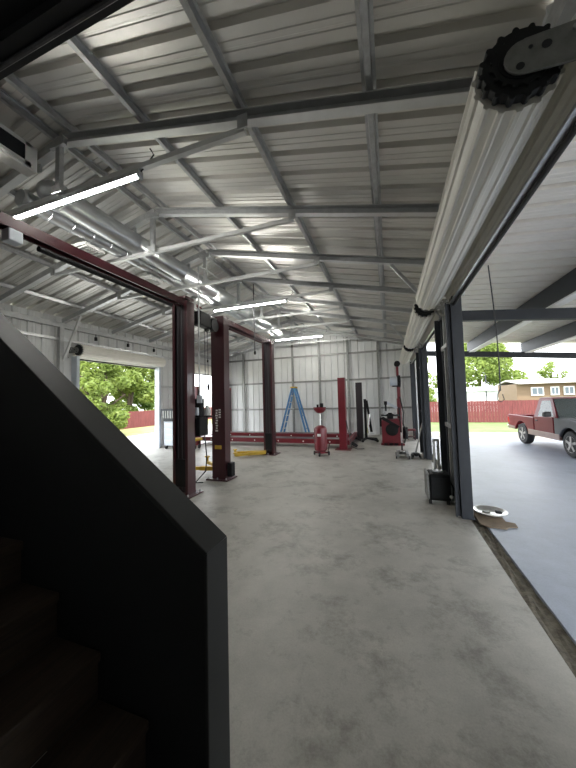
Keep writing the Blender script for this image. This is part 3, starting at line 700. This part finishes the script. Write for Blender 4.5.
# ------------------------------------------------------------------ carport
cs = .09
def cz(x): return 3.30-cs*(x-1.1)
t = thing('carport_roof', (4.5,5,3.2), 'white ribbed carport roof on dark steel beams beside the garage', 'carport', kind='structure')
m = MB(); p = ribs(YB, 12.6, .305, .09)
strip(m, [(1.05,y,cz(1.05)+.42+o) for y, o in p], [(8.2,y,cz(8.2)+.42+o) for y, o in p])
M['cproof'] = mat('white_carport_sheet', (.74,.70,.64), .5, .05, .06, 2)
m.build('roof_panel', M['cproof'], t, solid=.004)
for y in (.9, 6.5, 12.2):
    MB().beam((1.08,y,cz(1.08)-(.13 if y < 10 else .06)),(8.1,y,cz(8.1)-(.13 if y < 10 else .06)),.12,.19).build('beam', M['post'], t)
for x in (2.88, 4.55, 6.3, 8.0):
    m = MB(); m.box(x-.05,x+.05,YB,12.55,cz(x)+.02,cz(x)+.40)
    c = m.build('joist', M['post'], t)
    MB().box(x-.09,x+.09,YB,12.55,cz(x)-.0,cz(x)+.025).build('bottom_flange', M['white'], c)
for y in (.9, 12.2):
    MB().box(7.9,8.05,y-.07,y+.07,-.01,cz(7.95)-.1).build('post', M['post'], t)
# pull cable with hook
t = thing('door_pull_cable', (1.38,4.9,3.2), 'thin dark pull cable with a hook hanging from the carport roof', 'cable')
pts = [(1.55-.0*k, 5.3, 3.62-.01*k) for k in range(1)]
for k in range(13):
    f = k/12; pts.append((1.55+.06*math.sin(f*2), 5.3, 3.60-1.95*f))
MB().tube(pts, .009, 6).build('cable', M['cable'], t)
MB().tube([(1.605,5.3,1.68),(1.57,5.3,1.6),(1.56,5.3,1.52),(1.605,5.3,1.48),(1.65,5.3,1.52),(1.63,5.3,1.6)], .007, 6).build('hook', M['cable'], t)

# ------------------------------------------------------------------ pickup truck
fx, fy = 4.17, 9.15; rx, ry = 4.02, 11.5
hd = Vector((fx-rx, fy-ry, 0)); WB = hd.length; hd.normalize()
ang = math.atan2(hd.y, hd.x); lf = Vector((-hd.y, hd.x, 0))
org = Vector((rx,ry,0)) + lf*.74
t = thing('pickup_truck', tuple(org), 'faded red pickup truck with a grey front parked under the carport', 'pickup truck', rotz=ang)
WR = .325; HW = .77
def arc(cx_, r, z0, n=12, a0=None):
    a = math.asin((z0-WR)/r) if abs(z0-WR) < r else 0
    return [(cx_+r*math.cos(pi-a-(pi-2*a)*k/n), WR+r*math.sin(pi-a-(pi-2*a)*k/n)) for k in range(n+1)]
LB = dict(local=True)
def sidepanels(name, poly, m_, y0=HW-.07, y1=HW, bev=.025):
    for s in (-1,1):
        a, b = sorted((s*y0, s*y1)); MB().prism(poly, a, b).build(name, m_, t, bevel=bev, **LB)
zb, zl = .42, .90
sidepanels('bed_side', [(-.92,zb+.06),(-.92,zl-.03),(-.9,zl),(.76,zl-.01),(.76,zb)] + [(x,z) for x,z in reversed(arc(0,.40,zb))], M['truckred'])
sidepanels('lower_trim', [(-.9,zb-.0),(-.42,zb-.0),(-.42,zb+.1),(-.9,zb+.12)], M['trucklow'], HW-.06, HW+.006, .006)
sidepanels('rocker_panel', [(.42,zb-.06),(1.98,zb-.06),(1.98,zb+.10),(.42,zb+.10)], M['trucklow'], HW-.06, HW+.006, .006)
MB().box(-.92,-.86,-HW+.05,HW-.05,.48,zl-.02).build('tailgate', M['truckred'], t, bevel=.015, **LB)
MB().box(-.88,.74,-HW+.05,HW-.05,.5,.55).build('bed_floor', M['trim'], t, **LB)
MB().box(.70,.77,-HW+.03,HW-.03,.42,.93).build('bed_front_wall', M['truckred'], t, **LB)
MB().box(-1.06,-.94,-HW+.02,HW-.02,.40,.53).build('rear_bumper', M['chrome'], t, bevel=.02, **LB)
for s in (-1,1): MB().box(-.935,-.80,s*(HW-.03)-.032,s*(HW-.03)+.034,.62,.82).build('tail_lamp', M['taillamp'], t, bevel=.01, **LB)
sidepanels('door', [(.80,zb+.02),(.80,.90),(.82,.93),(1.70,.955),(1.74,.93),(1.74,zb+.02)], M['truckred'])
MB().box(.78,1.95,-HW+.06,HW-.06,.36,.90).build('cab_floor', M['trim'], t, **LB)
# greenhouse
RZ = 1.455; yb_, yr = HW-.02, HW-.16
def gl(name, m_, quad, bev=0):
    """quad of (x, z) on the leaning side glass plane, mirrored"""
    for s in (-1,1):
        pts = []
        for x, z in quad:
            f = (z-.93)/(RZ-.93); y = yb_*(1-f)+yr*f
            pts.append((x, s*y, z))
        n = len(pts)
        m = MB(); m.add([Vector(p) for p in pts]+[Vector((p[0],p[1]-s*.03,p[2])) for p in pts],
            [tuple(range(n)), tuple(range(2*n-1,n-1,-1))]+[(i,(i+1)%n,n+(i+1)%n,n+i) for i in range(n)])
        m.build(name, m_, t, **LB)
gl('rear_pillar', M['truckred'], [(.78,.92),(.97,.92),(.99,1.40),(.86,RZ),(.83,RZ-.02)])
gl('front_pillar', M['truckred'], [(1.74,.93),(1.88,.94),(1.47,RZ),(1.40,RZ-.05)])
gl('side_roof_rail', M['truckred'], [(.99,1.39),(1.43,1.39),(1.47,RZ),(.86,RZ)])
gl('side_glass', M['glass'], [(.97,.935),(1.74,.945),(1.41,1.395),(.985,1.395)])
MB().prism([(.84,RZ-.015),(1.50,RZ-.015),(1.40,RZ+.025),(.92,RZ+.025)], -yr-.005, yr+.005).build('cab_roof', M['truckred'], t, bevel=.02, **LB)
m = MB(); m.add([(.80,-yb_+.1,.93),(.80,yb_-.1,.93),(.87,yr-.05,RZ-.03),(.87,-yr+.05,RZ-.03),(.82,-yb_+.1,.93),(.82,yb_-.1,.93),(.89,yr-.05,RZ-.03),(.89,-yr+.05,RZ-.03)], [(0,1,2,3),(7,6,5,4),(0,4,5,1),(1,5,6,2),(2,6,7,3),(3,7,4,0)])
m.build('rear_glass', M['glass'], t, **LB)
m = MB(); m.add([(1.92,-yb_+.03,.95),(1.92,yb_-.03,.95),(1.50,yr-.01,RZ-.01),(1.50,-yr+.01,RZ-.01),(1.90,-yb_+.03,.94),(1.90,yb_-.03,.94),(1.48,yr-.01,RZ-.02),(1.48,-yr+.01,RZ-.02)], [(0,1,2,3),(7,6,5,4),(0,4,5,1),(1,5,6,2),(2,6,7,3),(3,7,4,0)])
m.build('windshield', M['glass'], t, **LB)
MB().box(1.0,1.25,-.55,.55,.6,1.12).build('bench_seat', M['trim'], t, bevel=.04, **LB)
MB().box(1.66,1.9,-.68,.68,.7,.92).build('dashboard', M['trim'], t, bevel=.03, **LB)
# front end
fa = WB
sidepanels('front_fender', [(1.76,zb+.02),(1.76,.93),(2.2,.945),(fa+.70,.86),(fa+.74,.72),(fa+.72,zb+.04),(fa+.41,zb+.02)] + [(x,z) for x,z in reversed(arc(fa,.40,zb+.02))][1:], M['truckgrey'])
MB().prism([(1.86,.93),(1.9,.965),(2.3,.97),(fa+.62,.90),(fa+.70,.84),(1.86,.80)], -HW+.05, HW-.05).build('hood', M['truckgrey'], t, bevel=.03, **LB)
MB().box(fa+.60,fa+.72,-HW+.06,HW-.06,.46,.84).build('grille', M['trim'], t, bevel=.02, **LB)
MB().box(fa+.70,fa+.84,-HW+.0,HW-.0,.38,.55).build('front_bumper', M['chrome'], t, bevel=.03, **LB)
for s in (-1,1):
    MB().box(fa+.68,fa+.745,s*.6-.12,s*.6+.12,.62,.78).build('headlamp', M['pane'], t, bevel=.01, **LB)
    MB().box(1.62,1.76,min(s*.79,s*.96),max(s*.79,s*.96),.96,1.10).build('door_mirror', M['trim'], t, bevel=.03, **LB)
    MB().box(.88,.99,min(s*.765,s*.785),max(s*.765,s*.785),.80,.835).build('door_handle', M['trim'], t, bevel=.005, **LB)
MB().box(-.7,fa+.6,-.45,.45,.30,.42).build('chassis', M['trim'], t, **LB)
for x in (0, fa):
    for s in (-1,1):
        yo_ = s*.745; yi_ = s*.545
        a, b = sorted((yi_, yo_))
        w = MB().lathe([(.19,a),(.30,a),(WR,a+.03),(WR,b-.03),(.30,b),(.19,b)], (x,0,WR), 'Y', 32).build('wheel', M['rubber'], t, smooth=True, **LB)
        m = MB().lathe([(.20,-.004),(.205,.004),(.17,-.03),(.02,-.03)] if s > 0 else [(.20,.004),(.205,-.004),(.17,.03),(.02,.03)], (x,yo_,WR), 'Y', 28)
        for k in range(5):
            an = 2*pi*k/5+.3
            m.beam((x+.05*math.cos(an),yo_-s*.008,WR+.05*math.sin(an)),(x+.19*math.cos(an),yo_-s*.008,WR+.19*math.sin(an)),.075,.03,(0,1,0)) if False else m.extr((x+.04*math.cos(an),yo_-s*.012,WR+.04*math.sin(an)),(x+.19*math.cos(an),yo_-s*.012,WR+.19*math.sin(an)),[(-.03,-.014),(.03,-.014),(.03,.014),(-.03,.014)],(0,1,0))
        m.lathe([(.06,-.02),(.06,.016),(.03,.02)] if s > 0 else [(.06,.02),(.06,-.016),(.03,-.02)], (x,yo_,WR), 'Y', 16)
        r = m.build('rim', M['rim'], w, **LB)
        MB().lathe([(.165,-.001),(.165,.001)], (x,yo_-s*.034,WR), 'Y', 24).build('brake_shadow_disc', M['trim'], w, **LB) if False else None
MB().tube([(-.5,-.5,.33),(-.2,-.52,.30),(.3,-.5,.30)], .03, 8).build('exhaust', M['bracket'], t, **LB)

# ------------------------------------------------------------------ outdoors
tag(MB().box(-60, 60, -30, 80, -.35, -.14).build('ground', M['gravel']), 'pale gravel yard around the garage', 'ground', kind='structure')
tag(MB().box(1.0, 40, 12.7, 15.0, -.14, -.03).build('driveway', M['gravel']), 'sunlit pale gravel drive beyond the carport slab', 'driveway', kind='structure')
tag(MB().box(-3, 45, 15.0, 50, -.14, -.02).build('lawn', M['grass']), 'strip of green grass in front of the red fence beyond the carport', 'lawn', kind='structure')
tag(MB().box(-12.2, XL-.1, -4, 30, -.14, -.01).build('apron_path', M['apron']), 'bright concrete apron outside the doorway facing the trees', 'apron', kind='structure')
tag(MB().box(-50, -12.2, -10, 50, -.14, -.03).build('yard_lawn', M['lawn']), 'patchy yellow green lawn under the trees outside the doorway', 'lawn', kind='structure')

def fence(name, p, q, h, label, bw=.14):
    p = Vector(p); q = Vector(q); L = (q-p).length; d = (q-p)/L; nrm = Vector((-d.y,d.x,0))
    t = thing(name, tuple((p+q)/2), label, 'fence')
    m = MB(); n = int(L/(bw+.008))
    for k in range(n):
        a = p+d*(k*(bw+.008)); b = a+d*bw; hh = h+random.uniform(-.012,.012); th = .02
        o = nrm*random.uniform(-.004,.004)
        vs = [a+o, b+o, b+o+nrm*th, a+o+nrm*th]
        m.add([Vector((v.x,v.y,-.03)) for v in vs]+[Vector((v.x,v.y,hh)) for v in vs], [(3,2,1,0),(4,5,6,7),(0,1,5,4),(1,2,6,5),(2,3,7,6),(3,0,4,7)])
    m.build('board_panel', M['fence'], t)
    for z in (.3, h-.25): MB().beam(p+nrm*.05+Vector((0,0,z)), q+nrm*.05+Vector((0,0,z)), .04, .08).build('rail', M['fence'], t)
    k = 0
    while k*2.4 < L:
        a = p+d*min(k*2.4, L)+nrm*.1; MB().box(a.x-.05,a.x+.05,a.y-.05,a.y+.05,-.03,h-.05).build('post', M['fence'], t); k += 1
fence('picket_fence', (-3,20.3,0), (26,19.6,0), 1.24, 'long red board fence across the grass behind the pickup truck')
fence('picket_fence', (-16.4,8.5,0), (-15.8,30,0), 1.08, 'red board fence behind the trees outside the doorway')

# tan house
t = thing('house', (13,27,0), 'tan house with a pale metal roof behind the red fence', 'house')
MB().box(8.9,20,26,30,-.03,2.32).build('wall', M['tan'], t)
m = MB(); m.prism([(25.5,2.30),(28,2.62),(30.5,2.30),(30.5,2.36),(28,2.70),(25.5,2.36)], 8.85, 20.4, 'YZ'); m.build('roof', M['houseroof'], t)
for x, w in ((9.75,.75),(10.9,.5),(11.65,.6)):
    f = MB().box(x,x+w,25.93,26.0,1.45,2.05).build('window', M['white'], t)
    MB().box(x+.07,x+w*.5-.03,25.915,25.93,1.52,1.98).box(x+w*.5+.03,x+w-.07,25.915,25.93,1.52,1.98).build('pane', M['pane'], f)
MB().box(13.0,13.12,24.0,24.12,-.03,2.3).build('porch_post', M['rusttrim'], t)
m = MB(); m.prism([(12.7,2.32),(17,3.3),(21.5,2.32),(21.5,2.2),(17,3.16),(12.7,2.2)], 23.6, 26.2); m.build('porch_gable', M['rusttrim'], t)
MB().cyl((12.6,28.5,2.8),(12.6,28.5,4.0),.07,10).build('vent_pipe', M['galv'], t)
for x in (10.6,11.8): MB().cyl((x,27.4,2.8),(x,27.4,3.15),.12,10).build('roof_vent', M['galv'], t)
t = thing('storage_shed', (6,32,0), 'long low white metal shed behind the fence under the trees', 'shed')
MB().box(3.9,13.6,33,36.4,-.03,2.0).build('wall', M['shed'], t)
m = MB(); m.prism([(32.7,1.98),(34.7,2.4),(36.7,1.98)], 3.7, 13.8, 'YZ'); m.build('roof', M['shed'], t)
t = thing('white_trailer', (-20.7,27.7,0), 'white box trailer outside the second doorway between the maroon columns', 'trailer')
MB().box(-22.5,-19.0,24.5,31,.45,2.3).build('box_body', M['shed'], t, bevel=.05)
for y in (27,28): MB().cyl((-19.2,y,.3),(-18.95,y,.3),.32,18).build('wheel', M['rubber'], t)
MB().box(-22,-19.4,25,30.5,.3,.46).build('chassis', M['black'], t)
t = thing('utility_pole', (9.5,24.2,0), 'dark slim antenna mast rising behind the red fence', 'mast')
MB().cyl((6.3,23.5,-.03),(6.3,23.5,3.0),.035,8).build('pole', M['cable'], t)
MB().beam((6.3,23.5,.8),(5.9,23.5,0),.03,.03).beam((6.3,23.5,.8),(6.7,23.5,0),.03,.03).build('stay', M['cable'], t)

# trees
def tree(x, y, h, R, label, leafm, n=5200, lo=.25, lsz=.16, grp=None, seed=0):
    rnd = random.Random(seed); t = thing('leafy_tree', (x,y,-.03), label, 'tree', grp)
    m = MB(); m.tube([(x,y,-.03),(x+rnd.uniform(-.1,.1),y,h*.25),(x+rnd.uniform(-.2,.2),y+.1,h*.5),(x+.1,y,h*.8)], .11+.012*h, 9)
    for k in range(7):
        a = rnd.uniform(0,2*pi); zz = h*rnd.uniform(.22,.55); e = (x+R*.65*math.cos(a), y+R*.65*math.sin(a), zz+h*.25)
        m.tube([(x,y,zz),((x+e[0])/2,(y+e[1])/2,zz+h*.14),e], .04, 6)
    m.build('trunk', M['bark'], t, smooth=True)
    blobs = []
    for k in range(26):
        a = rnd.uniform(0,2*pi); rr = R*math.sqrt(rnd.random())*.8; zz = h*(lo+(1-lo)*rnd.random())
        f = 1-.55*((zz/h-lo)/(1-lo))**2
        blobs.append((x+rr*f*math.cos(a), y+rr*f*math.sin(a), zz, R*rnd.uniform(.22,.42)))
    m = MB()
    for k in range(n):
        bx_, by_, bz_, br_ = blobs[rnd.randrange(len(blobs))]
        v = Vector((rnd.gauss(0,1),rnd.gauss(0,1),rnd.gauss(0,1))).normalized()*br_*rnd.random()**.35
        c = Vector((bx_,by_,bz_))+Vector((v.x,v.y,v.z*.75))
        if c.z < .1: continue
        u = Vector((rnd.gauss(0,1),rnd.gauss(0,1),rnd.gauss(0,.6))).normalized()
        w = u.cross(Vector((rnd.gauss(0,1),rnd.gauss(0,1),rnd.gauss(0,1)))).normalized()
        s = lsz*rnd.uniform(.6,1.3)
        m.add([c-u*s, c+w*s*.45, c+u*s, c-w*s*.45], [(0,1,2,3)])
    m.build('crown', leafm, t)
G1 = 'trees outside the doorway'; G2 = 'trees beyond the red fence'
tree(-14.1, 11.3, 4.4, 1.7, 'bright low tree in front of the red fence, beside the stair wall cap', M['leaf'], 11000, .10, .11, G1, 1)
tree(-18.6, 13.3, 6.4, 1.95, 'bright tree behind the red fence in the middle of the doorway', M['leaf'], 13000, .03, .15, G1, 2)
tree(-18.9, 17.6, 6.6, 2.0, 'bright tree behind the red fence near the pale cabinet side of the doorway', M['leaf'], 13000, .03, .15, G1, 3)
tree(-23.5, 16.2, 8.0, 2.3, 'tall deeper green tree farthest back in the doorway', M['leaf2'], 15000, .0, .2, G1, 4)
tree(-23.5, 21.5, 8.0, 2.3, 'deeper green tree at the edge of the doorway, beyond the bright trees', M['leaf2'], 15000, .0, .2, G1, 5)
tree(-23.0, 11.4, 5.0, 2.2, 'low dense green tree in the doorway, beyond the red fence beside the stair wall', M['leaf2'], 14000, .0, .2, G1, 11)
tree(-27.0, 29.0, 8.5, 3.2, 'green tree above the white trailer', M['leaf'], 8000, .08, .2, G1, 9)
tree(10.9, 43.5, 8.4, 5.6, 'broad airy pale green tree above the long white shed', M['leaf'], 20000, .2, .2, G2, 6)
tree(2.4, 43, 7.6, 2.6, 'green tree beside the broad pale tree, behind the charcoal post', M['leaf'], 9000, .1, .18, G2, 7)
tree(2.3, 27, 4.6, 1.5, 'green tree seen through the gap between two door posts', M['leaf'], 5200, .08, .15, G2, 8)
tree(20.0, 47, 5.6, 2.2, 'sparse pale tree fading behind the tan house', M['leaf'], 1300, .35, .18, G2, 10)

# ------------------------------------------------------------------ world, sun, camera
w = bpy.data.worlds.new('World'); sc.world = w; w.use_nodes = True
nt = w.node_tree; bg = nt.nodes['Background']
bg.inputs['Color'].default_value = (.92,.96,1.0,1); bg.inputs['Strength'].default_value = 1.85
sl = bpy.data.lights.new('Sun','SUN'); sl.energy = 1.9; sl.angle = math.radians(3); sl.color = (1,.96,.88)
so = bpy.data.objects.new('Sun', sl); COL.objects.link(so)
so.rotation_euler = Vector((-.30,.55,-.95)).to_track_quat('-Z','Y').to_euler()

F, yaw, pit, rol, H = 294.55, 18.884, 3.041, 1.454, 1.6
yw, pt, rl = map(math.radians, (yaw, pit, rol))
f = Vector((-math.sin(yw)*math.cos(pt), math.cos(yw)*math.cos(pt), math.sin(pt)))
r0 = Vector((math.cos(yw), math.sin(yw), 0)); u0 = r0.cross(f)
r1 = math.cos(rl)*r0 - math.sin(rl)*u0; u1 = math.sin(rl)*r0 + math.cos(rl)*u0
cam = bpy.data.cameras.new('Camera'); co = bpy.data.objects.new('Camera', cam); COL.objects.link(co)
mw = Matrix((r1, u1, -f)).transposed().to_4x4(); mw.translation = Vector((0,0,H)); co.matrix_world = mw
cam.sensor_fit = 'VERTICAL'; cam.sensor_height = 36; cam.lens = 36*F/768; cam.clip_start = .05; cam.clip_end = 300
sc.camera = co
sc.view_settings.view_transform = 'Standard'; sc.view_settings.look = 'None'
sc.view_settings.gamma = 1; sc.view_settings.use_curve_mapping = False
sc.view_settings.exposure = 1.7
sc.cycles.use_denoising = True
sc.cycles.max_bounces = 14; sc.cycles.diffuse_bounces = 8; sc.cycles.glossy_bounces = 6
sc.cycles.sample_clamp_indirect = 8
for o in list(bpy.data.objects):
    if '_w' in o: del o['_w']
